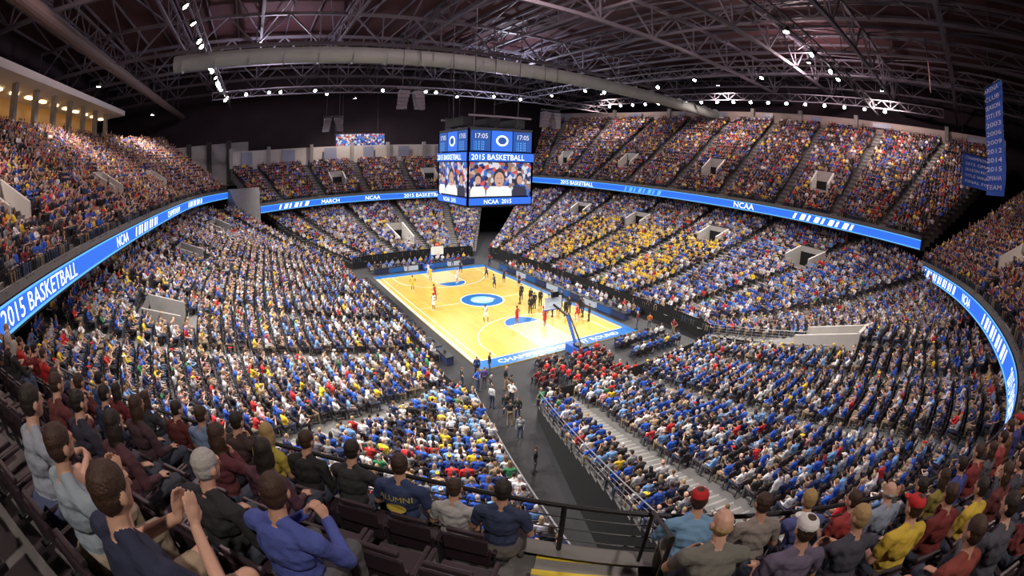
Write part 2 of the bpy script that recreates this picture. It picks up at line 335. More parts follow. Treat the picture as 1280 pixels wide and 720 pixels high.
# ---------------------------------------------------------------- tiers
def make_tier(name,lines,aisles,voms,pal,dens=.94,back=None,seat_skip=None,aisle_w=.58,vom_half=1.5,spacing=.55,crowd_name='seated_crowd',riser_m=None,fx=.55,vm=None):
    """lines: array [J+1][M][3]; row j occupies lines[j]..lines[j+1] at z of lines[j]"""
    vm=vm or conc_light; aisle_m=concrete if name=='upper_deck_near' else conc_aisle
    L=np.array(lines); J=L.shape[0]-1; M=L.shape[1]; ref=L[J//2]; w=np.r_[0,np.cumsum(np.linalg.norm(np.diff(ref[:,:2],axis=0),axis=1))]
    def invom(wm,j):
        for (vc,j0,j1) in voms:
            if abs(wm-vc)<vom_half and j0<=j<j1: return True
        return False
    b=MB()
    for j in range(J):
        for m in range(M-1):
            wm=(w[m]+w[m+1])/2
            if invom(wm,j): continue
            p,q,r,s=L[j,m],L[j,m+1],L[j+1,m+1].copy(),L[j+1,m].copy(); z=p[2]; z2=q[2]
            r0=(r[0],r[1],z2); s0=(s[0],s[1],z)
            b.poly([p,q,r0,s0],tread)
            if j<J-1 : b.poly([s0,r0,tuple(r),tuple(s)],riser_m or conc_dark)
    up_='upper' in name
    for m in (0,M-1):
        for j in range(J):
            p=L[j,m]; s=L[j+1,m]; b.poly([(p[0],p[1],p[2]-1.6 if up_ else 0),(s[0],s[1],p[2]-1.6 if up_ else 0),(s[0],s[1],p[2]),tuple(p)],conc_dark if up_ else black)
    if 'lower' in name:
        for m in range(M-1):
            if name!='lower_bowl_infill':
                p,q=L[0,m],L[0,m+1]; b.poly([(p[0],p[1],0),(q[0],q[1],0),(q[0],q[1],1.75),(p[0],p[1],1.75)],black)
            p,q=L[-1,m],L[-1,m+1]; b.poly([(p[0],p[1],0),(q[0],q[1],0),(q[0],q[1],q[2]+.3),(p[0],p[1],p[2]+.3)],conc_dark)
    for a in aisles:
        for j in range(J):
            if invom(a,j): continue
            for (h,f0,f1) in ((0.02,0,1),(.5,.5,1)):
                A=np.array([np.interp(a,w,L[j,:,k]) for k in range(3)]); Bq=np.array([np.interp(a,w,L[j+1,:,k]) for k in range(3)])
                dz=Bq[2]-A[2] if j<J-1 else .3; z=A[2]; A=A[:2];Bq=Bq[:2]; d=(Bq-A); t=np.array([-d[1],d[0]]); t/=np.linalg.norm(t); t*=aisle_w*.95
                p0=A+d*f0; p1=A+d*f1; zz=z+dz*h if h>.1 else z+.02
                vs=[(*(p0-t),z-.02),(*(p0+t),z-.02),(*(p1+t),z-.02),(*(p1-t),z-.02),(*(p0-t),zz),(*(p0+t),zz),(*(p1+t),zz),(*(p1-t),zz)]
                b.mesh(vs,[(4,5,6,7),(0,1,5,4),(1,2,6,5),(3,0,4,7)],aisle_m)
                e=p0+d*.05; b.poly([(*(p0-t),zz+.004),(*(p0+t),zz+.004),(*(p0+d*.09+t),zz+.004),(*(p0+d*.09-t),zz+.004)],yellowm if 'upper_deck_near' in name else concrete)
    for (vc,j0,j1) in voms:
        def at(a,j): return np.array([np.interp(a,w,L[j,:,k]) for k in range(3)])
        hw=vom_half; A0,A1=at(vc-hw,j0),at(vc+hw,j0); B0,B1=at(vc-hw,j1),at(vc+hw,j1); z0=A0[2]; zt=B0[2]+.95
        for P,Q,s in ((A0,B0,-1),(A1,B1,1)):
            d=(Q-P)[:2]; t=np.array([-d[1],d[0]]); t/=np.linalg.norm(t); t*=.13
            lo=[(*(P[:2]-t),z0-1.2),(*(P[:2]+t),z0-1.2),(*(Q[:2]+t),z0-1.2),(*(Q[:2]-t),z0-1.2)]
            hi=[(*(P[:2]-t),z0+.95),(*(P[:2]+t),z0+.95),(*(Q[:2]+t),zt),(*(Q[:2]-t),zt)]
            b.mesh(lo+hi,[(4,5,6,7),(0,1,5,4),(1,2,6,5),(2,3,7,6),(3,0,4,7)],vm)
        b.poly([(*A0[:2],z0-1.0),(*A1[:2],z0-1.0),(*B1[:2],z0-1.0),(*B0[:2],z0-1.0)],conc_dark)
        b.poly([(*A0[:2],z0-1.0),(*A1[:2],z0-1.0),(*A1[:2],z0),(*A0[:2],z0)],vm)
        b.poly([(*B0[:2],z0-1.0),(*B1[:2],z0-1.0),(*B1[:2],z0+1.3),(*B0[:2],z0+1.3)],black)  # black sheet paints the shade inside the opening
        if zt>z0+1.3: b.poly([(*B0[:2],z0+1.3),(*B1[:2],z0+1.3),(*B1[:2],zt),(*B0[:2],zt)],vm)
    sp=[];sr=[];pp=[];pr=[];pl=[]
    for j in range(J):
        a=L[j]*(1-fx)+L[j+1]*fx; a[:,2]=L[j,:,2]; ln=np.r_[0,np.cumsum(np.linalg.norm(np.diff(a[:,:2],axis=0),axis=1))]
        n=int(ln[-1]/spacing); ss=(np.arange(n)+.5)*ln[-1]/max(n,1)
        for s in ss:
            wm=np.interp(s,ln,w); ratio=ln[-1]/w[-1]
            if any(abs(wm-x)*ratio<aisle_w+.25 for x in aisles) or any(abs(wm-v)<vom_half+.3 and j0-1<=j<=j1 for v,j0,j1 in voms): continue
            P=np.array([np.interp(s,ln,a[:,k]) for k in range(3)])
            m=min(M-2,max(0,np.searchsorted(w,wm)-1)); t=L[j,m+1,:2]-L[j,m,:2]; nx,ny=t[1],-t[0]
            rot=math.atan2(ny,nx)-math.pi/2
            sp.append(P); sr.append(rot)
            if seat_skip and seat_skip(P,j): continue
            if random.random()<dens:
                pp.append(P+np.array([random.uniform(-.04,.04),random.uniform(-.04,.04),0])); pr.append(rot+random.gauss(0,.15)); pl.append(pal(P,j))
    o=b.obj(name)
    instancer('stadium_seat_rows',sp,sr,[0]*len(sp),[1]*len(sp),{},gseat)
    crowd(crowd_name,pp,pr,pl)
    return o
def deck_lines(front,rows,dep,rise,fan=None,step=.75,fan0=0,fan1=0,flen=16):
    A=resample(cat(front,12),step)[0]; T=np.gradient(A[:,:2],axis=0)
    for _ in range(25): T[1:-1]=(T[:-2]+T[1:-1]*2+T[2:])/4
    T/=np.linalg.norm(T,axis=1)[:,None]; N=np.stack([-T[:,1],T[:,0]],1)
    n=len(A); k=min(n//2,int(flen/step))
    for i in range(n):
        a=0
        if fan0 and i<k: a=fan0*(1-i/k)**1.5
        if fan1 and i>=n-k: a=fan1*(1-(n-1-i)/k)**1.5
        if a: co,si=math.cos(a),math.sin(a); N[i]=(N[i,0]*co-N[i,1]*si,N[i,0]*si+N[i,1]*co)
    return np.array([np.concatenate([A[:,:2]+N*(j*dep),A[:,2:3]+j*rise],1) for j in range(rows+1)]),N
def fascia(par,L,N,ribbon_texts,light_edge=False):
    A=L[0]; s=np.r_[0,np.cumsum(np.linalg.norm(np.diff(A[:,:2],axis=0),axis=1))]
    b=MB(); M=len(A)
    def P(i,off,dz): return (A[i,0]+N[i,0]*off,A[i,1]+N[i,1]*off,A[i,2]+dz)
    J=L.shape[0]-1
    for i in range(M-1):
        b.poly([P(i,0,-1.65),P(i+1,0,-1.65),P(i+1,0,.12),P(i,0,.12)],conc_dark)
        b.poly([P(i,-.1,.12),P(i+1,-.1,.12),P(i+1,.12,.12),P(i,.12,.12)],conc_aisle)
        b.poly([P(i,-.1,-.3),P(i+1,-.1,-.3),P(i+1,-.1,.12),P(i,-.1,.12)],conc_aisle)
        b.poly([P(i,0,-1.65),P(i+1,0,-1.65),tuple(L[J,i+1]-[0,0,1.8]),tuple(L[J,i]-[0,0,1.8])],conc_dark)
    b.obj('deck_fascia',parent=par)
    r=MB()
    for i in range(M-1):
        r.poly([P(i,-.16,-1.5),P(i+1,-.16,-1.5),P(i+1,-.16,-.35),P(i,-.16,-.35)],ribm)
        r.poly([P(i,-.165,-1.5),P(i+1,-.165,-1.5),P(i+1,-.165,-1.38),P(i,-.165,-1.38)],ribm2)
        r.poly([P(i,-.165,-.45),P(i+1,-.165,-.45),P(i+1,-.165,-.35),P(i,-.165,-.35)],ribm2)
        for dz in (-1.52,-.33): r.poly([P(i,-.18,dz),P(i+1,-.18,dz),P(i+1,0,dz),P(i,0,dz)],railm)
    def atv(sv,dz,off):
        return (np.interp(sv,s,A[:,0])+np.interp(sv,s,N[:,0])*off,np.interp(sv,s,A[:,1])+np.interp(sv,s,N[:,1])*off,np.interp(sv,s,A[:,2])+dz)
    for (txt,s0,size,m) in ribbon_texts:
        if txt=='//':
            for k in range(int(size)):
                x=s0+k*1.1; ln=.7 if k%2 else .35
                r.poly([atv(x,-1.3,-.17),atv(x+ln,-1.3,-.17),atv(x+ln+.35,-.55,-.17),atv(x+.35,-.55,-.17)],m)
            continue
        vs,fs=text_geo(txt,size)
        r.mesh([atv(s0+v[0]*1.1,-1.28+v[1],-.185) for v in vs],fs,m)
    r.obj('ribbon_board')
    g=MB(); pts=[P(i,.0,.80) for i in range(M)]; g.tube(pts,.028,railm,6)
    for dz in (.30,.47,.64): g.tube([P(i,.0,dz) for i in range(M)],.009,railm,5)
    for i in range(0,M,2): g.beam(P(i,0,.1),P(i,0,.8),.04,railm)
    g.obj('guard_rail',parent=par)
    return s
def in_fg(P,j):
    return math.hypot(P[0]-C[0],P[1]-C[1])<9.0
SLf=[(-35.2,-31.2,12.68),(-35.2,-25,12.68),(-35.3,-10,12.68),(-35.3,10,12.68),(-34.8,26,12.68),(-33,37,12.6),(-30,44.5,12.5)]
FEf=[(-23.5,35.8,9.85),(-17,39.6,9.8),(-8,42.2,9.8),(3,42.9,9.8),(14,42.5,9.8),(24,40.5,9.8),(30,37.5,9.8)]
SRf=[(33.5,41,12.7),(35.6,30,12.68),(36,12,12.68),(36,-10,12.68),(36,-26,12.68),(35.8,-38.2,12.68)]
NEf=[(34.5,-38.7,10.05),(28,-41.6,10.3),(18,-44.8,10.75),(8,-47.0,11.0),(-2,-47.9,11.15),(-10,-46.9,11.35),(-15.9,-44.8,11.45),(-19.3,-42.5,11.5),(-22.7,-39.2,11.5),(-26.6,-36.3,11.5),(-30.2,-33.6,11.6),(-33.4,-31.6,11.9)]
palU=lambda P,j:'up'
SL,SLn=deck_lines(SLf,20,.85,.57,fan0=.5,fan1=-.1); FE,FEn=deck_lines(FEf,13,.85,.50); SR,SRn=deck_lines(SRf,24,.83,.61,fan0=.6,fan1=-.7,flen=20); NE,NEn=deck_lines(NEf,22,.85,.52,step=.6,fan0=.15)
oSL=make_tier('upper_deck_left',SL,list(np.arange(6,80,11.)),[(15.5,4,7),(37.5,4,7),(59.5,4,7)],palU,.92)
oFE=make_tier('upper_deck_far',FE,list(np.arange(5,80,10.)),[(20,4,7),(40,4,7)],palU,.93)
oSR=make_tier('upper_deck_right',SR,list(np.arange(5,110,10.)),[(10,5,8),(30,5,8),(50,5,8),(70,5,8)],palU,.93)
refN=NE[11]; wN=np.r_[0,np.cumsum(np.linalg.norm(np.diff(refN[:,:2],axis=0),axis=1))]
def row_pt(k,a,off=.5):
    base=NE[k]; nx=NE[k+1]; mid=base*(1-off)+nx*off; ln=np.r_[0,np.cumsum(np.linalg.norm(np.diff(mid[:,:2],axis=0),axis=1))]
    ic=int(np.argmin(np.hypot(mid[:,0]-C[0],mid[:,1]-C[1]))); s=ln[ic]-a
    P=np.array([np.interp(s,ln,mid[:,q]) for q in range(2)]); nn=np.array([np.interp(s,ln,NEn[:,q]) for q in range(2)]); return np.array([P[0],P[1],np.interp(s,ln,base[:,2])]),nn
AC=.36
P_,n_=row_pt(1,AC); dd_=np.hypot(NE[1][:,0]-P_[0],NE[1][:,1]-P_[1]); k_=int(np.argmin(dd_)); k2_=k_+1 if dd_[k_+1]<dd_[k_-1] else k_-1; aw=(wN[k_]*dd_[k2_]+wN[k2_]*dd_[k_])/(dd_[k_]+dd_[k2_])
oNE=make_tier('upper_deck_near',NE,[aw+d for d in (-44,-33,-22,-11,0,13.5,26)],[(aw-27.5,4,7),(aw-49,4,7)],palU,.93,seat_skip=in_fg)
fascia(oSL,SL,SLn,[('2015 BASKETBALL',2.9,1.1,ribw),('NCAA',21.2,1.1,ribw),('//',27,9,ribw),('CHAMPIONSHIP',42,1.0,ribw),('//',56,8,ribw)])
fascia(oFE,FE,FEn,[('//',4,6,ribw),('MARCH',13,1.0,ribw),('NCAA',22,1.0,ribw),('2015 BASKETBALL',30,1.0,ribw),('//',46,6,ribw)])
fascia(oSR,SR,SRn,[('2015 BASKETBALL',9,1.1,ribw),('//',27,8,ribm2),('NCAA',50,1.15,ribw),('//',60,9,ribw)])
fascia(oNE,NE,NEn,[('//',2,12,ribw),('NCAA',18,1.0,ribw),('//',26,9,ribw),('2015 BASKETBALL',38,1.0,ribw)])
sw=MB()
sw.poly([(-30,44.5,6.5),(-23.5,35.8,6.5),(-23.5,35.8,12.7),(-30,44.5,12.7)],concrete)
sw.poly([(30,37.5,6.5),(33.5,41,6.5),(33.5,41,12.7),(30,37.5,12.7)],concrete)
sw.obj('deck_step_panel')
# lower bowl
def rung_lines(rungs,N,z0,step=.75,curve=.35):
    a=cat([(*r[0],*r[1],r[2]) for r in rungs],12); mid=(a[:,:2]+a[:,2:4])/2; d=np.r_[0,np.cumsum(np.linalg.norm(np.diff(mid,axis=0),axis=1))]; n=int(d[-1]/step)+1; s=np.linspace(0,d[-1],n)
    R=np.stack([np.interp(s,d,a[:,k]) for k in range(5)],1); out=[]
    for j in range(N+1):
        t=j/N; z=z0+(R[:,4]-z0)*((1-curve)*t+curve*t*t); out.append(np.stack([R[:,0]*(1-t)+R[:,2]*t,R[:,1]*(1-t)+R[:,3]*t,z],1))
    return np.array(out)
LEFT=[((-11.9,-21.3),(-18.8,-41),6.8),((-12.4,-20.2),(-26.5,-37.3),7.2),((-12.6,-17.5),(-34.8,-30),8.8),((-12.3,-8),(-38.5,-13),10.1),((-12.1,8),(-38.5,11),10.1),((-12,18),(-37,33),10.1),((-11.6,21),(-28,42),8.8)]
FAR=[((-10,22.3),(-24,43),8.2),((-4,23),(-10,46.5),8.2),((4,23),(6,47),8.2),((10,22.3),(23,44.5),8.2)]
RIGHT=[((12.2,20.5),(31,40),8.6),((12.6,17.5),(39,30),10.1),((12.8,8),(39.5,11),10.1),((12.8,-8),(39.5,-12),10.1),((13,-17),(38,-33),10.0),((12.9,-20.5),(28,-43.5),8.6),((12.6,-22),(14.5,-48),8.2)]
NEAR=[((9.6,-23.2),(9.6,-48),8.3),((0,-23.8),(-3,-49.0),8.0),((-8.6,-23.4),(-17.0,-45.5),7.2)]
def palL(P,j):
    if 17<P[0]<31 and -11<P[1]<15 and j>3 and random.random()<.72: return 'gold'
    if P[0]>14 and P[1]<-12 : return 'blue' if random.random()<.5 else 'low'
    if P[1]<-24 and P[0]>-10: return 'blue' if random.random()<.6 else 'low'
    return 'low'
LB=rung_lines(LEFT,30,.9); FB=rung_lines(FAR,27,.9); RB=rung_lines(RIGHT,30,.9); NB=rung_lines(NEAR,28,.9)
IB=rung_lines([((13.0,-37.0),(14.3,-48),8.3),((9.75,-37.0),(9.75,-48),8.3)],12,5.6)
make_tier('lower_bowl_left',LB,list(np.arange(9,75,9.5)),[(23.2,20,23),(42,21,24),(61,21,24)],palL,.965,vm=concrete)
make_tier('lower_bowl_far',FB,list(np.arange(4,40,8.)),[(17.5,6,13)],palL,.96)
make_tier('lower_bowl_right',RB,list(np.arange(6,75,9.5)),[(12,20,23),(25,20,23),(39,20,23),(52,20,23)],palL,.965)
make_tier('lower_bowl_near',NB,[4.2,12.,19.8],[],palL,.95)
make_tier('lower_bowl_infill',IB,[],[],palL,.95)
rl=MB()
def rail_line(pts,hh=1.0,nb=3,m=silver,sp=1.4):
    A,_=resample(np.array(pts,float),sp)
    rl.tube([(p[0],p[1],p[2]+hh) for p in A],.03,m,6)
    for k in range(1,nb+1): rl.tube([(p[0],p[1],p[2]+hh*k/(nb+1)) for p in A],.014,m,5)
    for p in A: rl.beam(p,(p[0],p[1],p[2]+hh),.045,m)
rail_line([tuple(NB[j,-1]+[.06,0,.0]) for j in range(0,24)])
rail_line([tuple(NB[j,0]-[.06,0,.0]) for j in range(0,15)])
rail_line([tuple(LB[j,0]) for j in range(0,27)])
rail_line([tuple(RB[j,-1]) for j in range(0,15)])
rl.obj('walkway_railing')
cp=MB()
for k in range(11):
    cp.box((11.2,-24.2-k*.75,.15+k*.18),(2.9,.77,.3+k*.36),conc_aisle)
for x in (9.75,12.95):
    vs=[(x-.14,-31.5,2.2),(x+.14,-31.5,2.2),(x+.14,-37,2.2),(x-.14,-37,2.2),(x-.14,-31.5,4.5),(x+.14,-31.5,4.5),(x+.14,-37,6.3),(x-.14,-37,6.3)]
    cp.mesh(vs,[(4,5,6,7),(0,1,5,4),(1,2,6,5),(2,3,7,6),(3,0,4,7)],conc_light)
cp.box((11.35,-34.5,3.9),(3.1,5,.2),concrete); cp.box((11.35,-36.9,4.7),(3.1,.1,1.5),black); cp.box((11.35,-36.9,5.9),(3.3,.25,.9),conc_light)  # black panel stands for the unlit portal mouth
cp.obj('corner_portal')
# ---------------------------------------------------------------- floor & court
fl=MB(); fl.box((2,-4,-.15),(130,140,.3),floorm); fl.obj('floor')
wood=bpy.data.materials.new('court_wood'); wood.use_nodes=True; nt=wood.node_tree; b=nt.nodes['Principled BSDF']; b.inputs['Roughness'].default_value=.32; b.inputs['Coat Weight'].default_value=.35; b.inputs['Coat Roughness'].default_value=.14
tc=nt.nodes.new('ShaderNodeTexCoord'); br=nt.nodes.new('ShaderNodeTexBrick'); mp=nt.nodes.new('ShaderNodeMapping'); mp.inputs['Rotation'].default_value=(0,0,math.pi/2)
nt.links.new(tc.outputs['Object'],mp.inputs[0]); nt.links.new(mp.outputs[0],br.inputs[0]); br.inputs['Color1'].default_value=(.62,.44,.085,1); br.inputs['Color2'].default_value=(.55,.38,.065,1); br.inputs['Mortar'].default_value=(.42,.26,.05,1)
br.inputs['Scale'].default_value=1.0; br.inputs['Mortar Size'].default_value=.004; br.inputs['Brick Width'].default_value=2.4; br.inputs['Row Height'].default_value=.3
nt.links.new(br.outputs['Color'],b.inputs['Base Color'])
woodl=mat('court_key_wood',(.66,.52,.24),.3,coat=.4)
ct=MB(); ct.box((0,0,.05),(17.0,31.6,.1),wood)
z=.104
def strip(x0,y0,x1,y1,m,zz=z): ct.poly([(x0,y0,zz),(x1,y0,zz),(x1,y1,zz),(x0,y1,zz)],m)
a_,b_=7.62,14.325; lw=.07
strip(-8.5,b_,8.5,15.8,bluem,.103); strip(-8.5,-15.8,8.5,-b_,bluem,.103); strip(7.9,-15.8,8.5,15.8,bluem,.1035)
strip(-8.5,-14.3,-8.2,14.3,mat('court_apron_white',(.75,.68,.55),.4),.1035)
for s in (-1,1):
    strip(s*a_-lw/2,-b_,s*a_+lw/2,b_,whitem); strip(-a_,s*b_-lw/2,a_,s*b_+lw/2,whitem)
    strip(-1.83,min(s*b_,s*(b_-5.79)),1.83,max(s*b_,s*(b_-5.79)),woodl,.1045)
    for x in (-1.83,1.83): strip(x-lw/2,min(s*b_,s*(b_-5.79)),x+lw/2,max(s*b_,s*(b_-5.79)),whitem,.106)
    strip(-1.83,s*(b_-5.79)-lw/2,1.83,s*(b_-5.79)+lw/2,whitem,.106)
    a0=math.pi if s>0 else 0
    ct.disc((0,s*(b_-5.79),.107),1.83,bluem,32,0,a0,a0+math.pi)
    ct.disc((0,s*(b_-5.79),.108),1.87,whitem,32,1.8,a0,a0+math.pi)
    ct.disc((0,s*(b_-1.6),.106),6.4,whitem,48,6.32,a0+.2,a0+math.pi-.2)
    for x in (-6.25,6.25): strip(x-lw/2,min(s*b_,s*(b_-2.9)),x+lw/2,max(s*b_,s*(b_-2.9)),whitem,.106)
strip(-a_,-lw/2,a_,lw/2,whitem)
ct.disc((0,0,.108),2.5,whitem,48); ct.disc((0,0,.110),2.35,bluem,48); ct.disc((0,0,.112),1.3,mat('logo_lightblue',(.25,.55,.75),.4),32)
vs,fs=text_geo('NCAA',1.0); ct.mesh([((v[0]-1.3)*1.0,(v[1]-.35)*1.2,.115) for v in vs],fs,whitem)
vs,fs=text_geo('CHAMPIONSHIP FIRST ROUND',1.0); ct.mesh([((v[0]-7)*.95,-15.4+v[1]*.9,.107) for v in vs],fs,whitem)
ct.obj('basketball_court')
glassm=mat('backboard_glass',(.75,.85,.9),.1); orange=mat('rim_orange',(.8,.15,.02),.4); padm=mat('pad_blue',(.02,.1,.45),.5)
for s in (-1,1):
    e=empty('basketball_hoop'); h=MB(); yb=s*(b_-1.22)
    h.box((0,s*(b_+2.6),.45),(1.2,2.0,.7),padm); h.box((0,s*(b_+2.9),.85),(.8,1.1,.3),railm)
    h.beam((0,s*(b_+2.2),.8),(0,s*(b_+.9),2.9),.2,padm); h.beam((0,s*(b_+.9),2.9),(0,yb+s*.1,3.3),.15,railm); h.beam((0,s*(b_+2.9),1.0),(0,s*(b_+1.0),3.2),.1,railm)
    for x in (-.88,.88): h.box((x,yb,3.44),(.06,.06,1.14),whitem)
    for zz in (2.90,3.98): h.box((0,yb,zz),(1.82,.06,.06),whitem)
    h.box((0,yb,2.85),(1.84,.1,.08),padm); h.box((0,yb,3.44),(1.75,.015,1.05),glassm)
    for q in (((-.3,3.1),(.3,3.1)),((-.3,3.5),(.3,3.5)),((-.3,3.1),(-.3,3.5)),((.3,3.1),(.3,3.5))): h.beam((q[0][0],yb-s*.03,q[0][1]),(q[1][0],yb-s*.03,q[1][1]),.05,whitem)
    cy=yb-s*.38; h.tube([(.23*math.cos(t),cy+.23*math.sin(t),3.05) for t in np.linspace(0,2*math.pi,17)[:-1]],.018,orange,6,True)
    for k in range(12):
        t=2*math.pi*k/12; t2=t+.26; h.beam((.22*math.cos(t),cy+.22*math.sin(t),3.04),(.13*math.cos(t2),cy+.13*math.sin(t2),2.62),.012,whitem); h.beam((.22*math.cos(t),cy+.22*math.sin(t),3.04),(.13*math.cos(t-.26),cy+.13*math.sin(t-.26),2.62),.012,whitem)
    h.box((0,yb+s*.2,4.3),(.7,.25,.5),railm); h.box((0,yb+s*.06,4.3),(.5,.02,.3),emis('shotclock_red',(1,.1,.05),2))
    o=h.obj('hoop_assembly',parent=e)
tb=MB(); tbb=mat('table_skirt',(.02,.03,.09),.7); signm=emis('table_led',(.05,.2,.6),.5); signw=emis('table_led_white',(.8,.85,.95),.6)
def table(x0,y0,x1,y1):
    d=Vector((x1-x0,y1-y0)); n=int(d.length/2.2); 
    for k in range(n):
        c=((x0+(x1-x0)*(k+.5)/n),(y0+(y1-y0)*(k+.5)/n)); rz=math.atan2(d.y,d.x)
        tb.box((c[0],c[1],.74),(2.1,.7,.05),railm,rz); tb.box((c[0],c[1],.37),(2.0,.6,.7),(tbb,signm,signw)[k%3],rz)
        tb.box((c[0],c[1],.86),(.35,.05,.24),steel,rz)
table(9.9,-13,9.9,13); table(11.4,-12,11.4,12); table(-10.2,-14,-10.2,14); table(3.5,-17.4,9.6,-17.4); table(3.5,-19.4,10,-19.4); table(-8,17.6,8,17.6)
tb.obj('press_table')
pp=[];pr=[];pl=[];ix=[]
def addp(x,y,rot,p,i,z=0): pp.append((x,y,z));pr.append(rot);pl.append(p);ix.append(i)
for y in np.arange(-12.5,13,.75):
    addp(10.7,y,math.pi/2,'low',int(rng.integers(0,NSEAT))); 
    if random.random()<.8: addp(12.1,y,math.pi/2,'low',int(rng.integers(0,NSEAT)))
    addp(-11.0,y,-math.pi/2,'low',int(rng.integers(0,NSEAT)))
for k in range(6):
    for x in np.arange(-6.2,1.8,.8):
        if random.random()<.85: addp(x+random.uniform(-.15,.15),-18.0-k*.92+random.uniform(-.12,.12),0,'band',int(rng.integers(0,NSEAT)))
for x in np.arange(3.8,9.8,.8): addp(x,-18.1,0,'low',0); addp(x,-20.1,0,'low',3)
for x in np.arange(-8,8.2,.9): addp(x,18.5,math.pi,'low',2); addp(x,20,math.pi,'low',3)
band_seats=[(p,r) for p,r,i in zip(pp,pr,ix) if i<NSEAT]
for x,y in [(-11.0,-17.6),(-10.3,-18.6),(-9.8,-19.6),(-10.5,-21),(-9.8,-23.0),(-10.6,-23.4),(-10.2,-22.2),(-10.9,-25),(-11.9,-28),(9.9,-16),(10.7,-18.5),(-3,17),(4,16.9),(9.2,15),(9.0,-15.2),(-9.2,-16.4),(-8.2,-16.5),(-9.6,-18.3),(-8.7,-20.4),(-8.4,-19.2),(-9.2,-21.3)]: addp(x,y,random.uniform(-3,3),'up',NSEAT+random.randint(0,1))
crowd('courtside_crowd',pp,pr,pl,idx=np.array(ix))
instancer('folding_chair_rows',[p for p,r in band_seats],[r for p,r in band_seats],[0]*len(band_seats),[1]*len(band_seats),{},gseat)
def pmats(shirt,pants,skin,hair,capc=(.5,.02,.02),shoe=None):
    def g(n,c,r=.75,bump=None):
        key='%s_%02x%02x%02x'%(n,*[int(min(1,x)*255) for x in c]); return mat(key,c,r,bump=bump)
    return [g('shirt_cloth',shirt,.85,(14,.5)),g('trouser_cloth',pants,.85,(12,.4)),g('skin',skin,.5),g('hair',hair,.6,(90,.35)),g('shoe',shoe or (.05,.05,.05)),eyem,lipm,g('cap_cloth',capc,.8)]
stand=[build_person(pose='stand',stand=True,lean=0,sleeve='long',voxel=.022,fingers=False,smooth=1),build_person(pose='run',stand=True,lean=.15,sleeve='none',shorts=True,voxel=.022,fingers=False,smooth=1),build_person(pose='hips',stand=True,lean=0,sleeve='none',shorts=True,voxel=.022,fingers=False,smooth=1)]
def person_obj(name,me0,mats,loc,rz,sc=1):
    me=me0.copy(); set_mats(me,me0,mats)
    o=bpy.data.objects.new(name,me); o.location=loc; o.rotation_euler=(0,0,rz); o.scale=(sc,)*3; SC.collection.objects.link(o); return o
W_=(.8,.8,.8); Y_=(.85,.6,.04); Rd=(.5,.02,.03); Bk=(.02,.02,.025); Nv=(.02,.03,.1)
for (x,y,rz,k,sh) in [(-4.8,2.2,1,1,Rd),(-3.2,-6.8,2,1,W_),(-5.8,7,0,2,Y_),(-2.2,10.2,0,2,Y_),(.6,8,3,1,W_),(3,12,2.4,1,Nv),(-6.3,-1,2,2,W_),(5.8,5,2,2,Nv),(6.3,2.2,2,2,Nv),(4.9,8,1.5,1,Nv),(-.8,-8.6,.4,2,Rd),(1.3,-10.3,.4,2,Rd),(2.0,-9.2,-1,2,Rd),(5.2,-10.4,1,1,Rd),(3.4,3.2,1,1,Nv),(-1.5,12.6,1,1,W_)]:
    person_obj('basketball_player',stand[k],pmats(sh,sh,(.28,.15,.09) if random.random()<.5 else (.6,.36,.25),(.03,.02,.015),shoe=W_),(x,y,.1),rz,1.08)
for (x,y,rz) in [(3.0,-3.2,1),(4.0,-3.8,2),(4.6,-4.8,2),(3.4,-5.4,0),(4.4,-6.6,1),(5.2,-7.3,2),(3.6,-8.4,1),(4.9,-8.9,0),(5.9,-8.2,2),(2.2,-6.4,3),(6.6,-6,1.5),(6.4,-9.9,1),(5.6,-5.6,1),(4.0,-1.9,2),(6.9,-8.9,0),(6.1,-11.2,1)]:
    person_obj('team_staff',stand[0],pmats(Bk,Bk,(.6,.36,.25),(.05,.03,.02)),(x,y,.1),rz,1.05)
# ---------------------------------------------------------------- scoreboard
scr=bpy.data.materials.new('video_screen'); scr.use_nodes=True; nt=scr.node_tree; b=nt.nodes['Principled BSDF']; b.inputs['Base Color'].default_value=(0,0,0,1)
tc=nt.nodes.new('ShaderNodeTexCoord'); vo=nt.nodes.new('ShaderNodeTexVoronoi'); vo.inputs['Scale'].default_value=2.6; nt.links.new(tc.outputs['Object'],vo.inputs['Vector'])
cr=nt.nodes.new('ShaderNodeValToRGB'); cr.color_ramp.interpolation='CONSTANT'; els=cr.color_ramp.elements; els[0].color=(.02,.05,.3,1); els[1].position=.8; els[1].color=(.8,.1,.08,1)
for p,c in ((.2,(.05,.2,.7,1)),(.38,(.75,.75,.85,1)),(.52,(.35,.2,.15,1)),(.64,(.02,.02,.05,1)),(.72,(.7,.5,.4,1)),(.9,(.8,.8,.9,1))):
    e=els.new(p); e.color=c
sx=nt.nodes.new('ShaderNodeSeparateXYZ'); nt.links.new(vo.outputs['Color'],sx.inputs[0]); nt.links.new(sx.outputs[0],cr.inputs[0]); nt.links.new(cr.outputs[0],b.inputs['Emission Color']); b.inputs['Emission Strength'].default_value=.9
pan=emis('panel_blue',(.015,.09,.40),1.0); skinE=emis('screen_skin',(.75,.42,.3),.9); whE=emis('screen_white',(.9,.9,.95),1.1); dkE=emis('screen_dark',(.03,.03,.06),1)
sb=empty('center_hung_scoreboard'); H=3.68
s_=MB(); s_.box((0,0,14.8),(6.9,6.9,7.3),railm)
s_.box((0,0,18.75),(7.4,7.4,.25),steel); s_.box((0,0,11.0),(7.0,7.0,.2),steel)
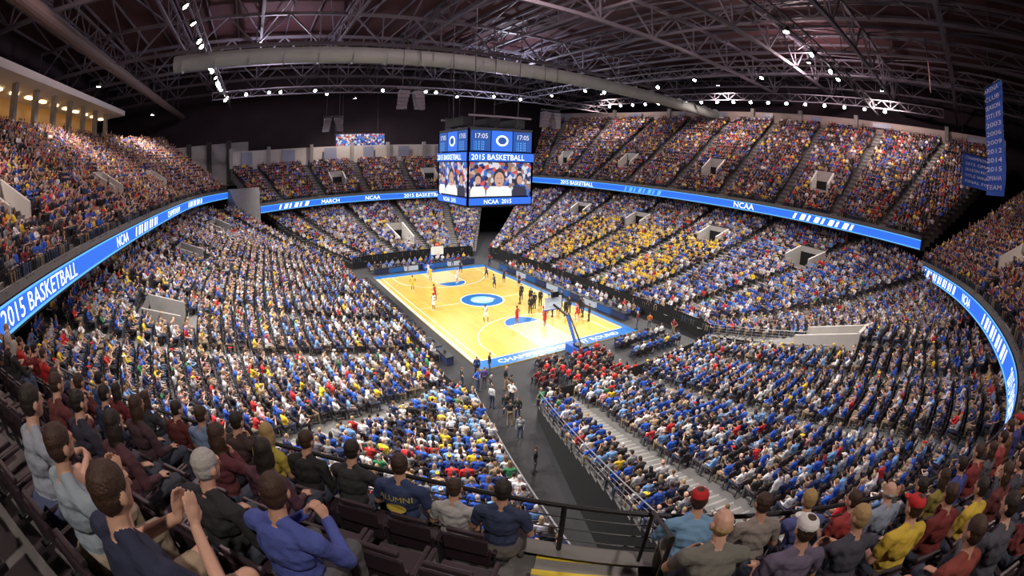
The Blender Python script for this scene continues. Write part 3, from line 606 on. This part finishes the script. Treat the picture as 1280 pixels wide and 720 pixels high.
for k in range(4):
    an=k*math.pi/2; co,si=math.cos(an),math.sin(an)
    def W(u,v,d=0):
        x,y=u,-(H+d); return (x*co-y*si,x*si+y*co,v)
    def quad(u0,v0,u1,v1,m,d=0): s_.poly([W(u0,v0,d),W(u1,v0,d),W(u1,v1,d),W(u0,v1,d)],m)
    def txt(t,u,v,size,m,d=.03,sx=1):
        vs,fs=text_geo(t,size); s_.mesh([W(u+q[0]*sx,v+q[1],d) for q in vs],fs,m)
    quad(-3.55,12.0,3.55,15.4,scr); 
    for (cx,hh) in ((-.2,1.15),(2.2,.7),(-2.6,.65)):
        s_.poly([W(cx-1.3*hh,12.0,.015),W(cx+1.3*hh,12.0,.015),W(cx+1.25*hh,12.6,.015),W(cx+.9*hh,13.0,.015),W(cx-.9*hh,13.0,.015),W(cx-1.25*hh,12.6,.015)],whE if cx<1 else dkE)
        s_.poly([W(cx+.6*hh*math.cos(t),13.75+hh*.1+.82*hh*math.sin(t),.018) for t in np.linspace(0,2*math.pi,20)[:-1]],dkE)
        s_.poly([W(cx+.48*hh*math.cos(t),13.55+hh*.1+.66*hh*math.sin(t),.02) for t in np.linspace(0,2*math.pi,20)[:-1]],skinE)
        for e_ in (-.18,.18): s_.poly([W(cx+e_*hh+.07*hh*math.cos(t),13.75+hh*.05+.04*hh*math.sin(t),.024) for t in np.linspace(0,2*math.pi,9)[:-1]],dkE)
        s_.poly([W(cx+.17*hh*math.cos(t),13.25+hh*.05+.04*hh*math.sin(t),.024) for t in np.linspace(0,2*math.pi,9)[:-1]],dkE)
    quad(-3.6,11.15,3.6,11.85,ribm,.12); txt('NCAA  2015',-2.0,11.27,.6,ribw,.14)
    quad(-3.7,15.52,3.7,16.38,ribm,.2); txt('2015 BASKETBALL',-3.5,15.66,.78,ribw,.24,.98)
    quad(-3.5,16.55,-1.3,18.6,pan,.05); quad(-1.2,16.55,1.2,18.6,ribm,.05); quad(1.3,16.55,3.5,18.6,pan,.05)
    s_.poly([W(.7*math.cos(t),17.6+.55*math.sin(t),.08) for t in np.linspace(0,2*math.pi,20)[:-1]],ribw); s_.poly([W(.5*math.cos(t),17.6+.38*math.sin(t),.1) for t in np.linspace(0,2*math.pi,20)[:-1]],pan)
    for c0 in (-3.3,1.5):
        txt('17:05',c0+.15,17.8,.7,whE,.08)
        for r in range(4): txt('12 8 24',c0+.1,17.35-r*.24,.26,ribm2,.08,1.5)
    for u in (-3.68,3.68): s_.beam(W(u,11,.0),W(u,18.8,.0),.14,railm)
    quad(-3.6,11.0,3.6,11.1,railm,.2); 
s_.obj('scoreboard_body',parent=sb)
c_=MB()
for x in (-2.5,2.5):
    for y in (-2.5,2.5): c_.tube([(x,y,18.8),(x*1.1,y*1.1,32)],.05,steel,6)
for x in (-3,0,3): c_.box((x,0,19.6),(1.2,4.4,.9),railm); c_.beam((x,-2.2,19.2),(x,2.2,19.2),.2,truss_m)
for yy in (-3.4,3.4): c_.beam((-3.6,yy,20.1),(3.6,yy,20.1),.2,truss_m)
c_.obj('suspension_rig',parent=sb)
# ---------------------------------------------------------------- roof
ceil=mat('roof_deck',(.055,.017,.021),.9,noise=(.3,.4))
r=MB(); r.box((2,-4,38.6),(132,142,.3),ceil); r.obj('ceiling')
walld=mat('wall_dark',(.035,.024,.032),.9,noise=(.3,.3))
for n,c,s in (('wall_left',(-62,-4,19),(.4,140,39)),('wall_right',(66,-4,19),(.4,140,39)),('wall_far',(2,64,19),(130,.4,39)),('wall_near',(2,-74,19),(130,.4,39))):
    w=MB(); w.box(c,s,walld); w.obj(n)
def truss(p,q,ht,n,w=.28,name='roof_truss',depth3=0):
    t=MB(); p=Vector(p);q=Vector(q); up=Vector((0,0,ht)); t.beam(p,q,w,truss_m); t.beam(p+up,q+up,w,truss_m)
    for k in range(n):
        a=p.lerp(q,k/n); b2=p.lerp(q,(k+1)/n); m=p.lerp(q,(k+.5)/n)+up
        t.beam(a,m,w*.5,truss_m); t.beam(m,b2,w*.5,truss_m); t.beam(a,a+up,w*.4,truss_m)
    t.obj(name)
for y in (-42,-30,-18,-6,18,30,42,54): truss((-60,y,32.5),(64,y,32.5),4.5,14,w=.45)
for x in (-48,-36,-24,-12,0,12,24,36,48,58): truss((x,-70,34.5),(x,62,34.5),2.5,18,w=.3)
pu=MB()
for x in np.arange(-60,66,4.): pu.beam((x,-72,38.2),(x,62,38.2),.15,truss_m,.35)
pu.obj('roof_purlins')
br_=MB()
for k in range(-5,6):
    br_.beam((k*12-6,-60,37.4),(k*12+18,60,37.4),.16,truss_m)
    br_.beam((k*12+18,-60,37.2),(k*12-6,60,37.2),.16,truss_m)
br_.obj('roof_bracing')
d=MB(); d.tube([(-34,8,28.4),(-10,8,28.3),(20,8,28.2),(45,8,28),(62,8,27.8)],.95,ductm,20)
for x in np.arange(-33,62,4.): d.tube([(x,8,28.2),(x+.15,8,28.2)],1.02,ductm,20)
d.obj('ventilation_duct',smooth=False)
brown=mat('duct_brown',(.11,.075,.07),.7)
d=MB(); d.tube([(-42,-40,29.2),(-42,60,29.2)],.6,brown,16)
for y in np.arange(-36,60,6.): d.beam((-42,y,29.7),(-42,y,33),.08,truss_m)
d.obj('side_duct')
truss((-30,-44,29),(-30,52,29),1.2,30,w=.16,name='catwalk_truss'); truss((30,-44,29.5),(30,52,29.5),1.2,30,w=.16,name='catwalk_truss'); truss((46,-40,29.3),(46,50,29.3),1.2,30,w=.16,name='catwalk_truss')
truss((-32,-28,29),(50,-28,29),1.2,24,w=.16,name='catwalk_truss'); truss((-32,34,28),(50,34,28),1.2,24,w=.2,name='catwalk_truss')
# lights: catwalk floods, then added fills sharing the floodlight name
lampE=emis('lamp_lens',(1,.96,.9),60)
lm=MB(); lm.tube([(0,0,.45),(0,0,0)],.29,railm,12); lm.tube([(0,0,.0),(0,0,-.03)],.26,lampE,12); lm.beam((0,0,.45),(0,0,.9),.08,steel)
lo=lm.obj('floodlight',link=False)
def lamp(x,y,z,aim,power,ang=105,col=(1,.95,.88),blend=.6,kind='SPOT'):
    o=bpy.data.objects.new('floodlight',lo.data); o.location=(x,y,z); d=Vector(aim)-Vector((x,y,z)); o.rotation_euler=d.to_track_quat('-Z','Y').to_euler(); SC.collection.objects.link(o)
    if power:
        l=bpy.data.lights.new('flood_beam',kind); l.energy=power
        if kind=='SPOT': l.spot_size=math.radians(ang); l.spot_blend=blend
        l.shadow_soft_size=.3; l.color=col
        q=bpy.data.objects.new('flood_beam',l); q.parent=o; q.location=(0,0,-.4); SC.collection.objects.link(q)
wb=(1,.95,.87)
for y in (-27,-16,-5,19,29):
    lamp(-30,y,28.6,(-14,y*.72,0),26000,104,blend=.9,col=wb); lamp(30,y,29.1,(14,y*.72,0),26000,104,blend=.9,col=wb)
for x in (-12,12): lamp(x,-28,28.6,(x*.7,-29,0),19000,104,blend=.9,col=wb); lamp(x,33.6,27.7,(x*.6,22,0),19000,104,blend=.9,col=wb)
for y in np.arange(-30,30,3.5): lamp(46,y,28.9,(20,y-14,5),0)
for x,y in ((-30,22),(-30,24),(-30,26),(-29.5,36),(-30,38),(-30,10),(-30,12),(-30,14),(-26,34),(-22,34),(-20,34),(-14,34),(-2,34),(6,34),(8,34),(20,34),(26,34),(30,2),(30,8),(30,12),(30,14),(18,-28),(24,-28),(-30,-10),(-30,0),(-30,2)): lamp(x,y,28.4,(-8,-10,5),0)
wc=(1,.80,.72)  # tint of the added fill spots that brighten the upper decks
for y in (-24,8,38): lamp(-44,y,27.5,(-46,y,18),8500,150,kind='SPOT',col=wc)
for y in (-30,0,30): lamp(44,y,31.5,(48,y,18),10500,150,kind='SPOT',col=wc)
lamp(-4,48,29,(0,50,12),9000,150,kind='SPOT',col=wc); lamp(-24,-50,27.5,(-20,-42,11),5200,130,kind='SPOT',col=(1,.86,.76)); lamp(8,-56,28,(8,-52,12),7500,150,kind='SPOT',col=wc)  # added deck fills; the second one is unseen and brightens the foreground rows
lamp(0,-14,33,(0,-14,0),7500,kind='POINT',col=(1,.72,.7)); lamp(20,28,33,(20,28,0),7500,kind='POINT',col=(.8,.8,1)); lamp(38,-20,33.5,(38,-20,0),6000,kind='POINT',col=(1,.72,.75)); lamp(-30,-20,33.5,(-30,-20,0),5000,kind='POINT',col=(1,.72,.70)); lamp(-22,24,33,(-22,24,0),4500,kind='POINT',col=(.9,.8,1))  # added point fills to brighten the roof and trusses, not real floodlights
# ---------------------------------------------------------------- rear walls
w=MB()
def backwall(L,h0,h1,m,every=8):
    A=L[-1]
    for i in range(len(A)-1):
        p,q=A[i],A[i+1]
        w.poly([(p[0],p[1],p[2]+h0),(q[0],q[1],q[2]+h0),(q[0],q[1],q[2]+h1),(p[0],p[1],p[2]+h1)],m)
        if i%every==0: w.box((p[0]*.995,p[1]*.995,p[2]+(h1+.6)/2),(.7,.7,h1+.6),concrete)
        if i%every in (3,4,5) : w.poly([(p[0]*.992,p[1]*.992,p[2]+h0+1.1),(q[0]*.992,q[1]*.992,q[2]+h0+1.1),(q[0]*.992,q[1]*.992,q[2]+h1-.3),(p[0]*.992,p[1]*.992,p[2]+h1-.3)],mat('suite_glass',(.25,.28,.38),.3))
backwall(FE,-.6,3.2,conc_light,10); backwall(SR,-.6,1.6,mat('concrete_warm',(.40,.33,.30),.8),14)
w.obj('rear_concourse')
w=MB()
w.poly([(-52,48,13),(-26,58,13),(-26,58,22),(-52,48,22)],conc_light)
for k in range(6):
    t=k/6; w.box((-52+26*t,48+10*t-.3,18),(1.0,.8,9),conc_dark)
w.obj('corner_concourse')
vb=MB(); vb.box((-1,55.6,20.3),(11.6,.5,4.1),railm); vb.poly([(-6.5,55.3,18.5),(4.5,55.3,18.5),(4.5,55.3,22.1),(-6.5,55.3,22.1)],scr)
for u in (-5,3): vb.tube([(u,55.6,22.3),(u,55.6,33)],.05,steel,6)
vb.obj('video_board')
w=MB(); warmw=mat('concourse_wall',(.75,.50,.22),.8)
w.box((-55.5,16,29.6),(7.5,56,.9),mat('slab_white',(.8,.76,.74),.8)); w.poly([(-59,-12,24),(-59,44,24),(-59,44,29.2),(-59,-12,29.2)],warmw)
w.poly([(-53,-12,23.6),(-53,44,23.6),(-60,44,23.6),(-60,-12,23.6)],concrete); w.box((-52.6,16,24.1),(.25,56,1.1),conc_dark)
for y in np.arange(-10,44,6.): w.box((-54,y,26.6),(.7,.9,5.4),concrete)
for y in np.arange(-8,42,4.5): w.box((-56.5,y,29.0),(.6,1.8,.15),emis('concourse_lamp',(1,.65,.3),6))
w.obj('left_concourse')
bn=mat('banner_blue',(.03,.12,.55),.8); bnt=mat('banner_text',(.75,.8,.9),.8)
def banner(name,x,y,z0,z1,wd,rz,lines,curve=0):
    m=MB(); co,si=math.cos(rz),math.sin(rz); n=8
    def Q(u,v,d): return (x+u*co-d*si,y+u*si+d*co,v)
    for i in range(n):
        za=z0+(z1-z0)*i/n; zb=z0+(z1-z0)*(i+1)/n; m.poly([Q(-wd/2,za,.15*math.sin(i)),Q(wd/2,za,.15*math.sin(i)),Q(wd/2,zb,.15*math.sin(i+1)),Q(-wd/2,zb,.15*math.sin(i+1))],bn)
    for i,t in enumerate(lines):
        vs,fs=text_geo(t,(z1-z0)/(len(lines)+1)*.75); mx=max(v[0] for v in vs); k_=wd*.85/mx
        m.mesh([Q(-wd*.42+q[0]*k_,z1-(i+1)*(z1-z0)/(len(lines)+.6)+q[1],-.22) for q in vs],fs,bnt)
        m.mesh([Q(wd*.42-q[0]*k_,z1-(i+1)*(z1-z0)/(len(lines)+.6)+q[1],.22) for q in vs],fs,bnt)
    m.beam(Q(-wd/2,z1,0),Q(wd/2,z1,0),.08,steel); 
    for u in (-wd/2,wd/2): m.tube([Q(u,z1,0),Q(u,36,0)],.02,steel,5)
    m.obj(name)
banner('championship_banner',27,-45.5,19.2,22.4,4.6,math.radians(-92),['CHAMPIONSHIP','2015 OMAHA','SEASON RECORD','TITLE WINNERS','FINAL FOUR'])
banner('hanging_banner',21.7,-47.0,18.6,28.5,4.6,math.radians(-158),['ARENA','CLUB','SEASON','TITLES','2003','2006','2009','2012','2014','2015','OMAHA','TEAM'])
fg=MB(); 
for i in range(13):
    m=mat('flag_red',(.5,.02,.03),.8) if i%2==0 else whitem
    fg.poly([(26+i*.12,-39.5,28),(26+(i+1)*.12,-39.45,28),(26+(i+1)*.12,-39.5,33.5),(26+i*.12,-39.5,33.5)],m)
fg.poly([(25.98,-39.56,31.4),(26.84,-39.56,31.4),(26.84,-39.56,33.5),(25.98,-39.56,33.5)],mat('flag_blue',(.02,.04,.2),.8)); fg.tube([(25.8,-39.5,33.5),(27.8,-39.5,33.5)],.04,steel,6); fg.obj('national_flag')
for (x,y,z) in ((-7,4,23.2),(13,6,22.2),(-12,26,22.5),(9,28,22.5)):
    sp_=MB(); 
    for k in range(5):
        for s in (-1,1): sp_.box((x+s*(.8+.06*k),y,z-k*.42),(1.1,.9-.08*k,.4),truss_m,.1*k*s)
    sp_.box((x,y,z+.5),(3,.25,.2),steel); sp_.tube([(x-1,y,z+.5),(x-1,y,33)],.03,steel,5); sp_.tube([(x+1,y,z+.5),(x+1,y,33)],.03,steel,5); sp_.obj('speaker_array')
# ---------------------------------------------------------------- foreground people
SKN=[(.55,.32,.22),(.60,.36,.26),(.50,.28,.19)]
BR=(.045,.022,.012); DK=(.018,.012,.01); GY=(.42,.41,.40); BLN=(.38,.26,.11)
J1=(.04,.05,.08)
FGP=[ # row,a,pose,lean,turn,hair,haircol,shirt,pants,sleeve,build,extra
(0,-.54,'lap',.12,0,'short',DK,(.03,.045,.10),(.1,.09,.08),'short',1.08,{}),
(0,-1.00,'lap',.16,.2,'short',BR,(.42,.42,.42),(.22,.19,.14),'short',.98,{'nod':.3,'shorts':True,'sc':.9}),
(0,-1.52,'lap',.12,.25,'short',BR,(.03,.05,.13),(.05,.06,.09),'short',1.1,{'print':1}),
(0,-2.10,'knees',.3,-.1,'short',DK,(.03,.03,.035),J1,'long',1.05,{}),
(0,-2.62,'lap',.2,-.2,'short',BR,(.02,.02,.022),J1,'long',1.0,{}),
(0,-3.1,'lap',.1,.3,'long',BLN,(.45,.36,.06),J1,'short',.9,{}),
(0,-3.6,'chin',.2,0,'short',DK,(.05,.03,.03),J1,'long',1.0,{}),
(0,-4.15,'lap',.1,0,'short',BR,(.16,.23,.38),J1,'short',1.05,{}),
(0,-4.7,'lap',.2,-.2,'short',DK,(.10,.02,.02),J1,'long',1.05,{}),
(0,-5.4,'chin',.2,.3,'long',BR,(.04,.04,.05),J1,'long',.92,{}),
(0,-6.1,'lap',.1,0,'long',DK,(.15,.02,.03),J1,'long',.95,{}),
(0,-6.8,'knees',.3,0,'short',DK,(.03,.05,.12),J1,'long',1.,{}),
(1,-2.35,'lap',.1,.2,'long',DK,(.08,.03,.05),J1,'long',.92,{}),
(1,-2.95,'chin',.15,-.2,'long',BR,(.12,.03,.04),J1,'long',.92,{}),
(1,-4.2,'lap',.1,0,'long',BR,(.06,.03,.04),J1,'long',.95,{}),
(1,-5.0,'lap',.2,0,'short',DK,(.02,.03,.07),J1,'long',1.05,{}),
(1,-5.7,'chin',.2,.2,'short',BR,(.10,.02,.02),J1,'long',1.0,{}),
(1,-6.4,'clap',.05,0,'long',BR,(.05,.02,.03),J1,'long',.95,{}),
(2,-1.42,'clasp',.10,.45,'short',BR,(.07,.10,.36),(.09,.09,.10),'long',1.14,{'sc':1.04}),
(2,-2.0,'lap',.06,-.15,'short',GY,(.025,.024,.03),(.05,.06,.08),'long',1.14,{}),
(2,-3.2,'lap',.1,.1,'long',DK,(.08,.03,.04),(.05,.06,.08),'long',.95,{}),
(2,-3.85,'lap',.1,0,'short',DK,(.03,.03,.05),(.05,.06,.08),'long',1.05,{}),
(2,-4.6,'knees',.3,0,'short',BR,(.12,.03,.03),(.05,.06,.08),'long',1.05,{}),
(3,-1.50,'clap',.06,.15,'short',BR,(.02,.026,.06),(.33,.26,.18),'short',1.18,{'shorts':True,'sc':1.08}),
(3,-2.25,'clap',.12,.1,'short',BR,(.28,.34,.40),(.3,.25,.18),'short',1.05,{'beard':True}),
(3,-3.0,'knees',.3,.1,'short',DK,(.30,.33,.40),(.06,.08,.16),'short',1.0,{'shorts':True}),
(0,1.22,'knees',.42,-.25,'cap',BR,(.17,.33,.52),(.22,.2,.16),'long',1.22,{}),
(0,1.85,'lap',.3,.1,'short',BR,(.25,.22,.2),J1,'short',1.05,{}),
(0,2.4,'knees',.35,0,'short',BLN,(.08,.10,.28),J1,'short',1.05,{}),
(0,2.95,'lap',.15,.3,'short',BR,(.30,.04,.04),J1,'short',1.,{}),
(0,3.5,'lap',.15,0,'bald',GY,(.25,.3,.4),J1,'short',1.1,{}),
(0,4.05,'clap',.05,0,'short',DK,(.05,.05,.06),J1,'long',1.,{}),
(0,4.6,'lap',.1,0,'long',BR,(.25,.2,.05),J1,'short',.95,{}),
(0,5.15,'lap',.2,-.2,'short',DK,(.05,.07,.3),J1,'long',1.05,{}),
(0,5.7,'chin',.2,0,'short',BR,(.2,.03,.03),J1,'long',1.,{}),
(0,6.25,'lap',.1,0,'long',BR,(.1,.1,.12),J1,'long',.95,{}),
(0,6.8,'lap',.1,0,'short',DK,(.3,.05,.05),J1,'long',1.,{}),
(0,7.4,'knees',.2,0,'short',BR,(.12,.06,.03),J1,'long',1.,{}),
(0,8.0,'lap',.1,0,'cap',DK,(.05,.05,.2),J1,'long',1.,{}),
(1,1.12,'knees',.35,.1,'bald',BLN,(.16,.16,.14),J1,'short',1.1,{}),
(1,1.75,'lap',.15,0,'cap',BR,(.12,.10,.16),J1,'short',1.05,{'capc':(.7,.7,.7)}),
(1,2.35,'knees',.3,.2,'short',BLN,(.05,.05,.07),J1,'short',1.05,{}),
(1,2.95,'lap',.15,0,'cap',BR,(.60,.42,.05),J1,'short',1.1,{'capc':(.5,.02,.02)}),
(1,3.55,'chin',.2,-.3,'short',BR,(.15,.02,.02),J1,'long',1.05,{}),
(1,4.15,'lap',.1,0,'short',DK,(.60,.42,.05),J1,'short',1.05,{}),
(1,4.8,'lap',.1,.4,'long',BR,(.12,.03,.03),J1,'long',.95,{}),
(1,5.4,'clap',.1,0,'short',DK,(.05,.05,.07),J1,'long',1.05,{}),
(1,6.0,'lap',.1,-.3,'short',BR,(.25,.1,.03),J1,'long',1.05,{}),
(1,6.6,'lap',.1,0,'long',BR,(.08,.03,.05),J1,'long',.95,{}),
(1,7.2,'knees',.3,0,'short',DK,(.15,.03,.03),J1,'long',1.05,{}),
(2,2.7,'lap',.15,0,'short',BR,(.2,.04,.03),J1,'long',1.05,{}),
(2,3.4,'knees',.3,0,'short',DK,(.06,.06,.08),J1,'long',1.05,{}),
(2,4.1,'lap',.15,0,'long',BR,(.22,.05,.05),J1,'long',.95,{}),
(2,4.8,'lap',.1,0,'short',BR,(.1,.03,.03),J1,'long',1.05,{}),
(2,5.5,'chin',.1,0,'short',DK,(.16,.03,.03),J1,'long',1.05,{}),
]
cache={}
gold=mat('shirt_print_gold',(.60,.46,.08),.8)
for (row,a,pose,lean,turn,hair,hc_,shirt,pants,slv,bld,ex) in FGP:
    near=(row>=2 and a<0) or (row<=1 and -2.2<a<1.9)
    key=(pose,lean,turn,hair,slv,bld,near,ex.get('shorts'),ex.get('beard'),ex.get('nod'))
    if key not in cache:
        cache[key]=build_person(pose=pose,lean=lean,turn=turn,nod=ex.get('nod',.15),sleeve=slv,hair=hair,build=bld,shorts=ex.get('shorts',False),beard=ex.get('beard',False),voxel=.0078 if near else .0115,fingers=True,smooth=2)
    P,n=row_pt(row,a,.58); rz=math.atan2(-n[1],-n[0])-math.pi/2
    ms=pmats(shirt,pants,random.choice(SKN),hc_,ex.get('capc',(.5,.02,.02)))
    o=person_obj('spectator',cache[key],ms,tuple(P),rz,ex.get('sc') or random.uniform(.97,1.03))
    if ex.get('print'):
        t=MB(); vs,fs=text_geo('ALUMNI',.09); RL=rotx(-lean); piv=np.array([0,0,.52])
        def bk(u,zz): 
            y=-.118*bld*math.sqrt(max(.05,1-(u/(.185*bld))**2))-.024; return tuple(RL@(np.array([u,y,zz])-piv)+piv)
        t.mesh([bk(q[0]-.17,.93+q[1]) for q in vs],fs,gold); t.mesh([bk(.1*math.cos(tt),.85+.055*math.sin(tt)) for tt in np.linspace(0,2*math.pi,17)[:-1]],[tuple(range(16))],gold)
        t.obj('shirt_print',parent=o)
hr=MB()
for k,a in ((0,AC+.5),(2,AC+.52),(4,AC+.52)):
    P,n=row_pt(k,a,.05); Q,_=row_pt(k+1,a,.05)
    hr.tube([(P[0],P[1],P[2]),(P[0],P[1],P[2]+.88),(Q[0],Q[1],Q[2]+.88),(Q[0],Q[1],Q[2])],.022,silver if k==2 else railm,8)
hr.obj('aisle_handrail')
w=bpy.data.worlds.new("world"); SC.world=w; w.use_nodes=True; w.node_tree.nodes['Background'].inputs[0].default_value=(.02,.02,.03,1)
print('objects',len(bpy.data.objects))
